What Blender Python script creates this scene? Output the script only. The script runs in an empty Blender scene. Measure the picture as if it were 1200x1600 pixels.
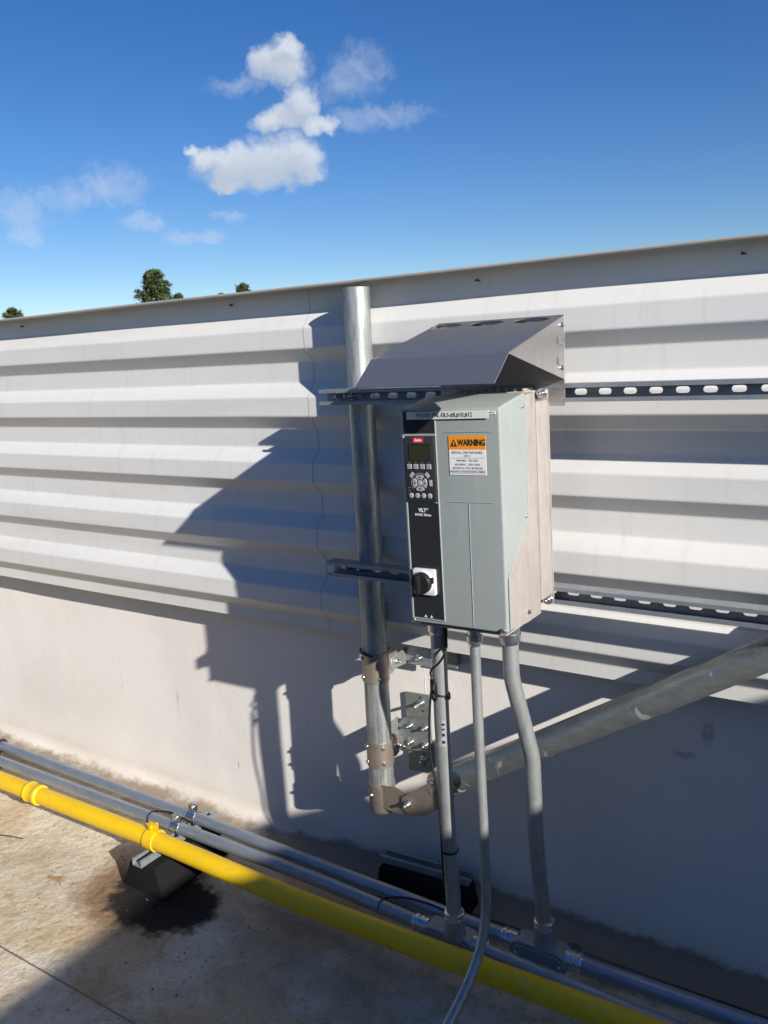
import bpy, bmesh, math, random
from mathutils import Vector, Matrix, noise
R = math.radians
scene = bpy.context.scene
C = scene.collection

# ------------------------------------------------------------------ camera
YAW, PITCH, ROLL = R(-33.675), R(-10.376), R(2.828)
def cam_basis():
    f = Vector((math.sin(YAW)*math.cos(PITCH), math.cos(YAW)*math.cos(PITCH), math.sin(PITCH)))
    r = Vector((math.cos(YAW), -math.sin(YAW), 0)); d = f.cross(r)
    c, s = math.cos(ROLL), math.sin(ROLL)
    return c*r+s*d, -s*r+c*d, f
cr, cd, cf = cam_basis()
cam = bpy.data.cameras.new('camera'); camo = bpy.data.objects.new('camera', cam); C.objects.link(camo)
cam.sensor_fit = 'VERTICAL'; cam.sensor_height = 36; cam.sensor_width = 27
cam.lens = 1320/1600*36; cam.clip_end = 5000; cam.clip_start = .02
m = Matrix((cr, -cd, -cf)).transposed().to_4x4(); m.translation = Vector((.996, -1.581, .598))
camo.matrix_world = m
scene.camera = camo

# ------------------------------------------------------------------ light
SUN = Vector((2.40, -1.0, 1.075))            # towards the sun
EL = math.atan2(SUN.z, math.hypot(SUN.x, SUN.y)); AZ = math.atan2(SUN.x, SUN.y)
sun = bpy.data.lights.new('sun', 'SUN'); sun.energy = 5.0; sun.angle = R(.55); sun.color = (1, .945, .87)
so = bpy.data.objects.new('sun', sun); C.objects.link(so)
so.rotation_euler = SUN.to_track_quat('Z', 'Y').to_euler()
scene.view_settings.view_transform = 'Standard'; scene.view_settings.look = 'None'
scene.view_settings.gamma = 1; scene.view_settings.use_curve_mapping = False
scene.view_settings.exposure = 0.50
SKY = 0.078

world = bpy.data.worlds.new('World'); scene.world = world; world.use_nodes = True
def make_world():
    nt = world.node_tree; N = nt.nodes; L = nt.links
    bg = N['Background']; bg.inputs[1].default_value = SKY
    sk = N.new('ShaderNodeTexSky'); sk.sky_type = 'NISHITA'; sk.sun_disc = False
    sk.sun_elevation = EL; sk.sun_rotation = AZ; sk.altitude = 1200
    sk.air_density = 1.0; sk.dust_density = .5; sk.ozone_density = 2.2
    hs = N.new('ShaderNodeHueSaturation'); hs.inputs['Saturation'].default_value = 1.34; hs.inputs['Value'].default_value = 1.0
    hs.inputs['Hue'].default_value = .513
    gm = N.new('ShaderNodeGamma'); gm.inputs['Gamma'].default_value = 1.0; L.new(sk.outputs[0], gm.inputs['Color']); L.new(gm.outputs[0], hs.inputs['Color'])
    tc = N.new('ShaderNodeTexCoord')
    def vm(op, a, b=None):
        n = N.new('ShaderNodeVectorMath'); n.operation = op
        for i, v in enumerate((a, b)):
            if v is None: continue
            if isinstance(v, tuple): n.inputs[i].default_value = v
            else: L.new(v, n.inputs[i])
        return n.outputs['Value'] if op in ('DOT_PRODUCT', 'LENGTH') else n.outputs['Vector']
    def mt(op, a, b=0.0, c=None, clamp=False):
        n = N.new('ShaderNodeMath'); n.operation = op; n.use_clamp = clamp
        for i, v in enumerate((a, b, c)):
            if v is None: continue
            if isinstance(v, (int, float)): n.inputs[i].default_value = v
            else: L.new(v, n.inputs[i])
        return n.outputs[0]
    d = tc.outputs['Generated']
    nn = vm('DOT_PRODUCT', d, (-0.5380109, 0.80747636, 0.2419219))
    uu = mt('DIVIDE', vm('DOT_PRODUCT', d, (0.83219614, 0.55448137, 0)), nn)
    vv = mt('DIVIDE', vm('DOT_PRODUCT', d, (0.13414118, -0.20132647, 0.97029573)), nn)
    cb = N.new('ShaderNodeCombineXYZ'); L.new(uu, cb.inputs[0]); L.new(vv, cb.inputs[1])
    P0 = cb.outputs[0]
    front = mt('GREATER_THAN', nn, .2)
    dense = [(-0.1686,-0.0195,0.0303,0.0167),(-0.1175,-0.0302,0.047,0.0303),(-0.0752,-0.0269,0.0318,0.0318),(-0.1509,-0.0463,0.0265,0.0106),(-0.1882,-0.0102,0.0121,0.0091),(-0.0669,0.0293,0.0242,0.0258),(-0.0887,0.0149,0.0379,0.0167),(-0.050,0.009,0.030,0.013),(-0.140,-0.030,0.052,0.026),(-0.098,-0.026,0.055,0.034),(-0.0872,0.0664,0.0348,0.0273),(-0.0758,0.0806,0.0189,0.0152)]
    faint = [(-0.004,0.0568,0.032,0.026),(-0.0249,0.0457,0.0227,0.0167),(0.0141,0.0121,0.0568,0.0136),(-0.1292,0.0503,0.0341,0.0091),(-0.2876,-0.0419,0.05,0.0227),(-0.3286,-0.0533,0.0379,0.0136),(-0.3871,-0.0619,0.0303,0.0227),(-0.3852,-0.0857,0.0167,0.0167),(-0.2554,-0.0815,0.0242,0.0114),(-0.2152,-0.1006,0.0197,0.0091),(-0.1827,-0.1007,0.0288,0.0091),(-0.157,-0.0787,0.0197,0.0068)]
    def noise_n(vec, scale, detail, rough=.6, dist=0.0):
        n = N.new('ShaderNodeTexNoise'); n.inputs['Scale'].default_value = scale
        n.inputs['Detail'].default_value = detail; n.inputs['Roughness'].default_value = rough
        n.inputs['Distortion'].default_value = dist
        L.new(vec, n.inputs['Vector']); return n
    def sstep(x, a, b):
        n = N.new('ShaderNodeMapRange'); n.interpolation_type = 'SMOOTHSTEP'
        L.new(x, n.inputs['Value']); n.inputs['From Min'].default_value = a; n.inputs['From Max'].default_value = b
        return n.outputs['Result']
    w1 = noise_n(P0, 24, 2); w2 = noise_n(P0, 75, 4, .6)
    Q = vm('ADD', P0, vm('ADD', vm('MULTIPLY', vm('SUBTRACT', w1.outputs['Color'], (.5, .5, .5)), (.034, .026, 0)),
                         vm('MULTIPLY', vm('SUBTRACT', w2.outputs['Color'], (.5, .5, .5)), (.018, .018, 0))))
    f = noise_n(Q, 60, 5, .55).outputs['Fac']; fs = mt('SUBTRACT', f, .5)
    def field(P, lst, k):
        acc = None
        for (cx, cy, rx, ry) in lst:
            e = vm('MULTIPLY', vm('SUBTRACT', P, (cx, cy, 0)), (1/(rx*k), 1/(ry*k), 0))
            v = mt('SUBTRACT', 1.0, vm('DOT_PRODUCT', e, e))
            acc = v if acc is None else mt('SMOOTH_MAX', acc, v, .2)
        return mt('MAXIMUM', acc, -2.0)
    dd = field(Q, dense, .98); df = field(Q, faint, 1.25)
    a1 = mt('MULTIPLY', sstep(mt('MULTIPLY_ADD', fs, 1.1, dd), -.15, 1.0), .90)
    a2 = mt('MULTIPLY', sstep(mt('MULTIPLY_ADD', fs, 1.7, df), -.05, 1.7), .42)
    al = mt('MAXIMUM', a1, a2)
    # self shading: how much cloud lies above, towards the sun
    sd = field(vm('ADD', Q, (.006, .013, 0)), dense, .98)
    sh = sstep(mt('MULTIPLY_ADD', fs, .9, sd), .15, 1.25)
    mc = N.new('ShaderNodeMix'); mc.data_type = 'RGBA'
    L.new(sh, mc.inputs['Factor']); mc.inputs['A'].default_value = (6.6, 7.1, 7.7, 1); mc.inputs['B'].default_value = (4.7, 5.3, 6.1, 1)
    mx = N.new('ShaderNodeMix'); mx.data_type = 'RGBA'
    L.new(al, mx.inputs['Factor']); L.new(hs.outputs[0], mx.inputs['A']); L.new(mc.outputs['Result'], mx.inputs['B'])
    L.new(mx.outputs['Result'], bg.inputs[0])
    # the clouds are only evaluated in the part of the sky where they drift
    bg0 = N.new('ShaderNodeBackground'); bg0.inputs[1].default_value = SKY; L.new(hs.outputs[0], bg0.inputs[0])
    gate = front
    for (op, x, lim) in (('GREATER_THAN', uu, -.50), ('LESS_THAN', uu, .14), ('GREATER_THAN', vv, -.15), ('LESS_THAN', vv, .15)):
        gate = mt('MULTIPLY', gate, mt(op, x, lim))
    ms = N.new('ShaderNodeMixShader'); L.new(gate, ms.inputs[0]); L.new(bg0.outputs[0], ms.inputs[1]); L.new(bg.outputs[0], ms.inputs[2])
    L.new(ms.outputs[0], N['World Output'].inputs['Surface'])
make_world()

# ------------------------------------------------------------------ materials
MATS = {}
def mat(name, color=(.5,.5,.5), rough=.5, metal=0.0, spec=.5, coat=0.0, var=None, bump=None, extra=None):
    """var=(scale xyz, colour2, lo, hi) mixes a second real colour by noise; bump=(scale xyz, strength, distance)"""
    m = bpy.data.materials.new(name); m.use_nodes = True; MATS[name] = m
    nt = m.node_tree; N = nt.nodes; L = nt.links; b = N['Principled BSDF']
    b.inputs['Base Color'].default_value = (*color, 1); b.inputs['Roughness'].default_value = rough
    b.inputs['Metallic'].default_value = metal; b.inputs['Specular IOR Level'].default_value = spec
    b.inputs['Coat Weight'].default_value = coat
    tc = N.new('ShaderNodeNewGeometry')
    class H: pass
    h = H(); h.N, h.L, h.b, h.pos, h.m = N, L, b, tc.outputs['Position'], m
    def nz(scale, detail=4, rough=.6, dist=0):
        mp = N.new('ShaderNodeMapping'); L.new(h.pos, mp.inputs['Vector'])
        mp.inputs['Scale'].default_value = scale if isinstance(scale, tuple) else (scale,)*3
        n = N.new('ShaderNodeTexNoise'); n.inputs['Scale'].default_value = 1; n.inputs['Detail'].default_value = detail
        n.inputs['Roughness'].default_value = rough; n.inputs['Distortion'].default_value = dist
        L.new(mp.outputs[0], n.inputs['Vector']); return n.outputs['Fac']
    def ramp(x, a, c, smooth=True):
        n = N.new('ShaderNodeMapRange'); n.interpolation_type = 'SMOOTHSTEP' if smooth else 'LINEAR'
        L.new(x, n.inputs['Value']); n.inputs['From Min'].default_value = a; n.inputs['From Max'].default_value = c
        return n.outputs['Result']
    def mix(f, a, c):
        n = N.new('ShaderNodeMix'); n.data_type = 'RGBA'
        if isinstance(f, (int, float)): n.inputs['Factor'].default_value = f
        else: L.new(f, n.inputs['Factor'])
        for s, v in (('A', a), ('B', c)):
            if isinstance(v, tuple): n.inputs[s].default_value = (*v, 1)
            else: L.new(v, n.inputs[s])
        return n.outputs['Result']
    def math_(op, a, c=0.0, clamp=False):
        n = N.new('ShaderNodeMath'); n.operation = op; n.use_clamp = clamp
        for i, v in enumerate((a, c)):
            if isinstance(v, (int, float)): n.inputs[i].default_value = v
            else: L.new(v, n.inputs[i])
        return n.outputs[0]
    h.nz, h.ramp, h.mix, h.math = nz, ramp, mix, math_
    if var:
        lst = var if isinstance(var, list) else [var]
        col = tuple(color)
        for (sc, c2, lo, hi) in lst: col = mix(ramp(nz(sc), lo, hi), col, c2)
        L.new(col, b.inputs['Base Color']); h.col = col
    if bump:
        bn = N.new('ShaderNodeBump'); bn.inputs['Strength'].default_value = bump[1]; bn.inputs['Distance'].default_value = bump[2]
        L.new(nz(bump[0], 5), bn.inputs['Height']); L.new(bn.outputs[0], b.inputs['Normal'])
    if extra: extra(h)
    return m

def siding_extra(h):
    c = h.mix(h.ramp(h.nz((1.2, 1.2, 9), 5), .42, .75), (.69, .685, .66), (.625, .62, .595))
    c = h.mix(h.math('MULTIPLY', h.ramp(h.nz((34, 3, 2.2), 5, .65), .52, .8), .35), c, (.48, .47, .44))   # dust runs
    c = h.mix(h.math('MULTIPLY', h.ramp(h.nz(170, 2, .5), .70, .78), .5), c, (.34, .31, .26))             # specks
    c = h.mix(h.math('MULTIPLY', h.ramp(h.nz((6, 6, 20), 6, .7, .6), .6, .78), .28), c, (.52, .48, .41))
    h.L.new(c, h.b.inputs['Base Color'])
    h.L.new(h.math('MULTIPLY_ADD', h.nz(12, 4), .25), h.b.inputs['Roughness']) if False else None
mat('siding_paint', rough=.42, spec=.45, bump=((55, 55, 55), .05, .002), extra=siding_extra)

def membrane_extra(h):
    c = h.mix(h.ramp(h.nz((2.2, 2.2, 1.6), 5), .35, .7), (.82, .79, .745), (.77, .735, .685))
    c = h.mix(h.math('MULTIPLY', h.ramp(h.nz((26, 5, 3), 6, .7), .58, .8), .3), c, (.56, .50, .43))
    c = h.mix(h.math('MULTIPLY', h.ramp(h.nz(120, 2, .5), .7, .76), .5), c, (.3, .25, .2))
    sx = h.N.new('ShaderNodeSeparateXYZ'); h.L.new(h.pos, sx.inputs[0])
    # splash-back dirt above the roof: ragged edge
    z = h.math('ADD', sx.outputs['Z'], h.math('MULTIPLY', h.math('SUBTRACT', h.nz((4, 4, 9), 6, .7), .5), .16))
    c = h.mix(h.math('MULTIPLY', h.ramp(z, -.92, -1.055), .45), c, (.58, .50, .38))
    zz = h.math('ADD', sx.outputs['Z'], h.math('MULTIPLY', h.math('SUBTRACT', h.nz((7, 9, 9), 8, .75), .5), .09))
    wide = h.math('MULTIPLY', h.ramp(sx.outputs['X'], -.95, -.5), .035)
    c = h.mix(h.math('MULTIPLY', h.ramp(h.math('SUBTRACT', zz, wide), -1.022, -1.05), .85), c, (.23, .165, .10))
    # scuffs
    for (x, zz, rx, rz) in ((.552, -.369, .017, .034), (.493, -.438, .03, .014), (-1.695, -.60, .005, .06), (-1.38, -.649, .005, .045), (-1.085, -.836, .004, .03)):
        e = h.math('ADD', h.math('POWER', h.math('DIVIDE', h.math('SUBTRACT', sx.outputs['X'], x), rx), 2),
                   h.math('POWER', h.math('DIVIDE', h.math('SUBTRACT', sx.outputs['Z'], zz), rz), 2))
        k = h.math('MULTIPLY', h.ramp(e, 1.6, .1), h.ramp(h.nz(45, 4), .35, .6))
        c = h.mix(h.math('MULTIPLY', k, .5), c, (.25, .23, .21))
    h.L.new(c, h.b.inputs['Base Color'])
mat('wall_membrane', rough=.62, spec=.35, bump=((9, 9, 9), .18, .010), extra=membrane_extra)

def roof_extra(h):
    sx = h.N.new('ShaderNodeSeparateXYZ'); h.L.new(h.pos, sx.inputs[0]); X, Y = sx.outputs['X'], sx.outputs['Y']
    c = h.mix(h.ramp(h.nz(3.1, 8, .66, .4), .40, .64), (.72, .64, .50), (.57, .445, .275))
    c = h.mix(h.math('MULTIPLY', h.ramp(h.nz(7.5, 9, .74, .9), .50, .68), .6), c, (.36, .255, .14))
    c = h.mix(h.math('MULTIPLY', h.ramp(h.nz(5.2, 8, .7, .5), .54, .70), .8), c, (.73, .665, .55))
    c = h.mix(h.math('MULTIPLY', h.ramp(h.nz(38, 6, .75, .4), .50, .68), .42), c, (.27, .20, .12))
    c = h.mix(h.math('MULTIPLY', h.ramp(h.nz(110, 4, .7), .55, .70), .38), c, (.20, .155, .10))
    c = h.mix(h.math('MULTIPLY', h.ramp(h.nz(230, 2, .5), .63, .72), .7), c, (.10, .08, .06))
    c = h.mix(h.math('MULTIPLY', h.ramp(h.nz(1.3, 6, .65, .5), .50, .66), .5), c, (.30, .225, .14))
    def blob(x, y, rx, ry, amp=1.0):
        xn = h.math('ADD', X, h.math('MULTIPLY', h.math('SUBTRACT', h.nz(13, 5, .65), .5), .16*amp))
        yn = h.math('ADD', Y, h.math('MULTIPLY', h.math('SUBTRACT', h.nz((13, 13, 31), 5, .65), .5), .16*amp))
        return h.math('ADD', h.math('POWER', h.math('DIVIDE', h.math('SUBTRACT', xn, x), rx), 2), h.math('POWER', h.math('DIVIDE', h.math('SUBTRACT', yn, y), ry), 2))
    # dirt that has settled along the foot of the wall
    yn = h.math('ADD', Y, h.math('MULTIPLY', h.math('SUBTRACT', h.nz((4, 9, 3), 8, .75, .6), .5), .14))
    band = h.math('MULTIPLY', h.ramp(yn, .345, .385), h.ramp(h.nz((2.2, 14, 1), 7, .7), .33, .55))
    c = h.mix(h.math('MULTIPLY', band, .8), c, (.25, .17, .09))
    yw = h.math('ADD', yn, h.math('MULTIPLY', h.ramp(X, -1.0, -.5), .12))
    c = h.mix(h.math('MULTIPLY', h.ramp(yw, .43, .48), .8), c, (.13, .092, .055))
    seam = h.math('ABSOLUTE', h.math('ADD', Y, .392))
    c = h.mix(h.math('MULTIPLY', h.ramp(seam, .007, .001), .85), c, (.07, .055, .04))
    c = h.mix(h.math('MULTIPLY', h.math('MULTIPLY', h.ramp(seam, .12, .0), h.ramp(h.nz(6, 7, .7), .42, .62)), .7), c, (.38, .265, .13))
    # tar around the support block, rust beside it
    c = h.mix(h.math('MULTIPLY', h.ramp(blob(-1.056, -.004, .26, .20, 1.4), 1.3, .3), .85), c, (.21, .115, .055))
    c = h.mix(h.ramp(blob(-.968, .001, .20, .135, 1.3), 1.3, .65), c, (.020, .017, .015))
    c = h.mix(h.math('MULTIPLY', h.ramp(blob(-1.371, -.096, .05, .02, 1.0), 1.3, .1), .7), c, (.38, .16, .04))
    h.L.new(c, h.b.inputs['Base Color'])
mat('roof_membrane', rough=.75, spec=.3, bump=((34, 34, 34), .6, .010), extra=roof_extra)

def galv(name, base, dark, rough, sc, lo=.35, hi=.7, metal=.75, streak=None, drip=False):
    def ex(h):
        c = h.mix(h.ramp(h.nz(sc, 5, .65), lo, hi), base, dark)
        c = h.mix(h.math('MULTIPLY', h.ramp(h.nz(420, 2, .5), .52, .66), .45), c, tuple(min(1, v*1.45) for v in base))
        if streak: c = h.mix(h.math('MULTIPLY', h.ramp(h.nz(streak, 3, .6), .5, .68), .55), c, tuple(v*.55 for v in dark))
        if drip:
            k = h.ramp(h.nz((16, 9, 9), 4, .6, 1.4), .62, .70)
            c = h.mix(h.math('MULTIPLY', k, .8), c, (.78, .78, .76))
        h.L.new(c, h.b.inputs['Base Color'])
        rr = h.N.new('ShaderNodeMapRange'); h.L.new(h.nz(sc, 3), rr.inputs['Value'])
        rr.inputs['To Min'].default_value = rough-.08; rr.inputs['To Max'].default_value = rough+.14
        h.L.new(rr.outputs[0], h.b.inputs['Roughness'])
    return mat(name, base, rough, metal, extra=ex)
galv('galvanised_pipe', (.46, .48, .47), (.22, .24, .24), .44, (60, 60, 9), streak=(130, 130, 1.2), metal=.6)
galv('galvanised_brace', (.29, .31, .30), (.20, .22, .215), .42, (9, 60, 30), drip=True)
galv('conduit_steel', (.40, .42, .41), (.28, .295, .295), .40, (40, 40, 14), metal=.55)
galv('conduit_run_steel', (.40, .44, .48), (.30, .335, .37), .36, (10, 60, 60), metal=.65)
galv('strut_steel', (.33, .36, .39), (.25, .275, .30), .42, (22, 60, 60), metal=.5)
galv('bright_zinc', (.68, .70, .72), (.55, .57, .6), .22, (80, 80, 80), metal=.95)
galv('clamp_steel', (.42, .36, .30), (.32, .27, .22), .40, (30, 30, 30), metal=.7)
galv('hood_steel', (.50, .475, .46), (.44, .42, .405), .34, (14, 40, 14), metal=.85)
galv('plate_zinc', (.36, .385, .375), (.28, .30, .29), .5, (70, 70, 70), metal=.7)
galv('cast_aluminium', (.34, .36, .38), (.27, .29, .31), .5, (120, 120, 120), metal=.6)
mat('drive_cover', (.315, .35, .335), .42, var=[((6, 6, 6), (.30, .335, .32), .4, .7), ((46, 46, 5), (.35, .375, .355), .55, .75)], bump=((420, 420, 420), .06, .0006))
mat('heatsink_paint', (.37, .347, .328), .5, 0, var=[((40, 40, 25), (.345, .305, .28), .35, .7), ((15, 15, 6), (.31, .27, .24), .55, .72)], bump=((260, 260, 260), .12, .001))
mat('panel_black', (.022, .024, .028), .34)
mat('keypad_black', (.028, .029, .032), .42)
mat('screen_glass', (.030, .032, .018), .12, spec=.6)
mat('button_grey', (.36, .37, .38), .45)
mat('logo_red', (.62, .015, .02), .4)
mat('ink_white', (.82, .82, .82), .5)
mat('ink_black', (.03, .03, .03), .5)
mat('ink_grey', (.22, .22, .23), .5)
mat('label_white', (.80, .79, .77), .45)
mat('sticker_silver', (.42, .43, .44), .4, .3)
mat('label_cream', (.70, .69, .64), .5)
mat('label_orange', (.86, .30, .012), .45)
mat('switch_white', (.74, .70, .68), .4)
mat('plastic_black', (.014, .014, .015), .35)
mat('rubber_black', (.010, .010, .010), .9, spec=.15, var=((150, 150, 150), (.035, .03, .026), .60, .75), bump=((160, 160, 160), .5, .003))
mat('pipe_yellow', (.84, .545, .005), .38, coat=.08, var=[((5, 30, 30), (.79, .50, .004), .42, .68), ((22, 60, 60), (.62, .45, .10), .56, .74), ((70, 70, 70), (.35, .25, .05), .69, .75)], bump=((90, 90, 90), .05, .002))
mat('cable_black', (.012, .012, .013), .45)
mat('seam_grime', (.30, .29, .27), .6)
mat('coping_metal', (.50, .48, .44), .45, .3, var=((3, 30, 30), (.42, .39, .34), .4, .7))
mat('unit_paint', (.55, .55, .53), .5, var=((2, 2, 4), (.5, .49, .46), .4, .7))
mat('sky_blocker_paint', (.30, .27, .24), .8, var=((.7, .7, .7), (.24, .21, .19), .4, .6))  # for the added sky-blocking box behind the camera
mat('unit_dark', (.05, .05, .05), .6)
mat('tree_bark', (.10, .07, .05), .9, bump=((6, 6, 2), .6, .05))
def leaf_extra(h):
    oi = h.N.new('ShaderNodeObjectInfo')
    c = h.mix(h.ramp(h.nz(1.1, 3), .35, .65), (.075, .115, .045), (.125, .145, .055))
    c = h.mix(h.ramp(h.nz(6, 2), .45, .7), c, (.045, .075, .032))
    h.L.new(c, h.b.inputs['Base Color'])
mat('needles', (.05, .09, .03), .7, spec=.2, extra=leaf_extra)
mat('ground_soil', (.12, .12, .07), .9, var=((.05, .05, .05), (.08, .10, .05), .4, .6))
mat('building_wall', (.45, .42, .38), .8)

# ------------------------------------------------------------------ builders
ORG = {}
def orient(d):
    d = Vector(d).normalized(); u = d.cross(Vector((0, 0, 1)))
    if u.length < 1e-4: u = Vector((1, 0, 0))
    u.normalize(); return u, d.cross(u).normalized()
class MB:
    def __init__(s): s.v = []; s.f = []
    def add(s, vs, fs):
        o = len(s.v); s.v += [tuple(v) for v in vs]; s.f += [tuple(i+o for i in f) for f in fs]; return s
    def box(s, x0, x1, y0, y1, z0, z1):
        return s.add([(x, y, z) for x in (x0, x1) for y in (y0, y1) for z in (z0, z1)],
                     [(0,1,3,2),(4,6,7,5),(0,4,5,1),(2,3,7,6),(0,2,6,4),(1,5,7,3)])
    def prism(s, poly, axis, a, b):
        """poly: 2-D outline; axis 'x': (y,z), 'y': (x,z), 'z': (x,y)"""
        f = {'x': lambda p, t: (t, p[0], p[1]), 'y': lambda p, t: (p[0], t, p[1]), 'z': lambda p, t: (p[0], p[1], t)}[axis]
        n = len(poly)
        return s.add([f(p, a) for p in poly]+[f(p, b) for p in poly],
                     [tuple(range(n))[::-1], tuple(range(n, 2*n))]+[(i, (i+1) % n, n+(i+1) % n, n+i) for i in range(n)])
    def tube(s, path, r, n=20, cap=True):
        path = [Vector(p) for p in path]; k = len(path)
        rs = r if isinstance(r, (list, tuple)) else [r]*k
        tang = [(path[min(i+1, k-1)]-path[max(i-1, 0)]).normalized() for i in range(k)]
        u, w = orient(tang[0]); vs = []
        for i in range(k):
            if i: u = (u-tang[i]*u.dot(tang[i])).normalized()
            w = tang[i].cross(u)
            for j in range(n):
                a = 2*math.pi*j/n; vs.append(path[i]+rs[i]*(math.cos(a)*u+math.sin(a)*w))
        fs = [(i*n+j, i*n+(j+1) % n, (i+1)*n+(j+1) % n, (i+1)*n+j) for i in range(k-1) for j in range(n)]
        if cap: fs += [tuple(range(n))[::-1], tuple(range((k-1)*n, k*n))]
        return s.add(vs, fs)
    def lathe(s, p, d, prof, n=24):
        """prof: list of (distance along d, radius)"""
        p = Vector(p); d = Vector(d).normalized(); u, w = orient(d); vs = []
        for (t, r) in prof:
            for j in range(n):
                a = 2*math.pi*j/n; vs.append(p+d*t+max(r, 1e-5)*(math.cos(a)*u+math.sin(a)*w))
        k = len(prof)
        fs = [(i*n+j, i*n+(j+1) % n, (i+1)*n+(j+1) % n, (i+1)*n+j) for i in range(k-1) for j in range(n)]
        return s.add(vs, fs+[tuple(range(n))[::-1], tuple(range((k-1)*n, k*n))])
    def holed(s, x0, x1, z0, z1, cx, cz, rx, rz, conv, th, n=24, flat=0.0):
        """flat plate cell with a rounded hole; conv(x, z, t) maps to 3-D, t = 0 / th the two faces; flat = half straight length"""
        an = sorted(set([2*math.pi*i/n for i in range(n)]+[math.atan2(z-cz, x-cx) % (2*math.pi) for x in (x0, x1) for z in (z0, z1)]))
        hole = []; out = []
        for a in an:
            c, si = math.cos(a), math.sin(a)
            hole.append((cx+rx*c+(flat if c > 1e-6 else -flat if c < -1e-6 else 0), cz+rz*si))
            t = min([((x1 if c > 0 else x0)-cx)/c if abs(c) > 1e-9 else 1e9, ((z1 if si > 0 else z0)-cz)/si if abs(si) > 1e-9 else 1e9])
            out.append((cx+t*c, cz+t*si))
        k = len(an); vs = []
        for t in (0, th): vs += [conv(x, z, t) for x, z in hole]+[conv(x, z, t) for x, z in out]
        fs = []
        for i in range(k):
            j = (i+1) % k
            fs += [(i, j, k+j, k+i), (2*k+i, 3*k+i, 3*k+j, 2*k+j), (i, 2*k+i, 2*k+j, j), (k+i, k+j, 3*k+j, 3*k+i)]
        return s.add(vs, fs)
    def mesh(s, name, material, origin=(0, 0, 0), bevel=0.0, smooth=35, seg=2, recalc=True):
        me = bpy.data.meshes.new(name); o = Vector(origin)
        me.from_pydata([tuple(Vector(v)-o) for v in s.v], [], s.f)
        bm = bmesh.new(); bm.from_mesh(me); 
        if recalc: bmesh.ops.recalc_face_normals(bm, faces=bm.faces)
        if bevel:
            es = [e for e in bm.edges if len(e.link_faces) == 2 and e.calc_face_angle(0) > .5]
            bmesh.ops.bevel(bm, geom=es, offset=bevel, segments=seg, affect='EDGES', profile=.6)
        bm.to_mesh(me); bm.free()
        me.materials.append(MATS[material] if isinstance(material, str) else material)
        if smooth:
            me.polygons.foreach_set('use_smooth', [True]*len(me.polygons)); me.set_sharp_from_angle(angle=R(smooth))
        return me
    def build(s, name, material, parent=None, bevel=0.0, smooth=35, local=False, seg=2, recalc=True):
        org = Vector((0, 0, 0)) if local or parent is None else ORG.get(parent.name, Vector((0, 0, 0)))
        return link(name, s.mesh(name, material, org, bevel, smooth, seg, recalc), parent, org if parent else None)
def link(name, data, parent=None, org=None):
    o = bpy.data.objects.new(name, data); C.objects.link(o)
    if parent: o.parent = parent
    ORG[o.name] = org if org is not None else Vector((0, 0, 0))
    return o
def tag(o, label, cat=None, group=None, kind=None):
    if label: o['label'] = label
    if cat: o['category'] = cat
    if group: o['group'] = group
    if kind: o['kind'] = kind
    return o
def thing(name, loc, label, cat, group=None, rot=None):
    o = bpy.data.objects.new(name, None); C.objects.link(o); o.location = loc; o.empty_display_size = .05
    if rot: o.rotation_euler = rot
    ORG[o.name] = Vector(loc); return tag(o, label, cat, group)
def place(name, me, parent, loc, rot=None, local=False):
    """share one mesh between alike pieces"""
    o = bpy.data.objects.new(name, me); C.objects.link(o); o.parent = parent
    o.location = Vector(loc)-(Vector((0, 0, 0)) if local else ORG.get(parent.name, Vector((0, 0, 0))))
    if rot: o.rotation_euler = rot
    ORG[o.name] = ORG.get(parent.name, Vector((0, 0, 0))); return o
def fillet(pts, rad, n=8):
    pts = [Vector(p) for p in pts]; out = [pts[0]]
    for i in range(1, len(pts)-1):
        a = (pts[i-1]-pts[i]); b = (pts[i+1]-pts[i]); th = a.angle(b)
        t = min(rad/math.tan(th/2), a.length*.49, b.length*.49); p0 = pts[i]+a.normalized()*t; p1 = pts[i]+b.normalized()*t
        for k in range(n+1):
            s = k/n; out.append((1-s)**2*p0+2*s*(1-s)*pts[i]+s*s*p1)
    out.append(pts[-1]); return out
def spline(pts, n=8):
    pts = [Vector(p) for p in pts]; P = [pts[0]*2-pts[1]]+pts+[pts[-1]*2-pts[-2]]; out = []
    for i in range(1, len(P)-2):
        for k in range(n):
            t = k/n; a, b, c, d = P[i-1:i+3]
            out.append(.5*((2*b)+(c-a)*t+(2*a-5*b+4*c-d)*t*t+(3*b-a-3*c+d)*t**3))
    out.append(pts[-1]); return out
def text(body, size, material, parent, loc, name='lettering', sx=1.0, bold=0.0, shear=0.0, align='CENTER', depth=.0002):
    cu = bpy.data.curves.new('text', 'FONT'); cu.body = body; cu.size = size; cu.align_x = align; cu.align_y = 'CENTER'
    cu.offset = bold; cu.shear = shear; cu.extrude = depth; cu.resolution_u = 3
    to = bpy.data.objects.new('text', cu); C.objects.link(to)
    me = bpy.data.meshes.new_from_object(to); bpy.data.objects.remove(to); bpy.data.curves.remove(cu)
    me.name = name; me.materials.clear(); me.materials.append(MATS[material])
    me.transform(Matrix.Diagonal((sx, 1, 1, 1))); me.transform(Matrix.Rotation(math.pi/2, 4, 'X'))
    o = bpy.data.objects.new(name, me); C.objects.link(o); o.parent = parent; o.location = loc
    ORG[o.name] = ORG.get(parent.name, Vector((0, 0, 0))); return o
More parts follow.
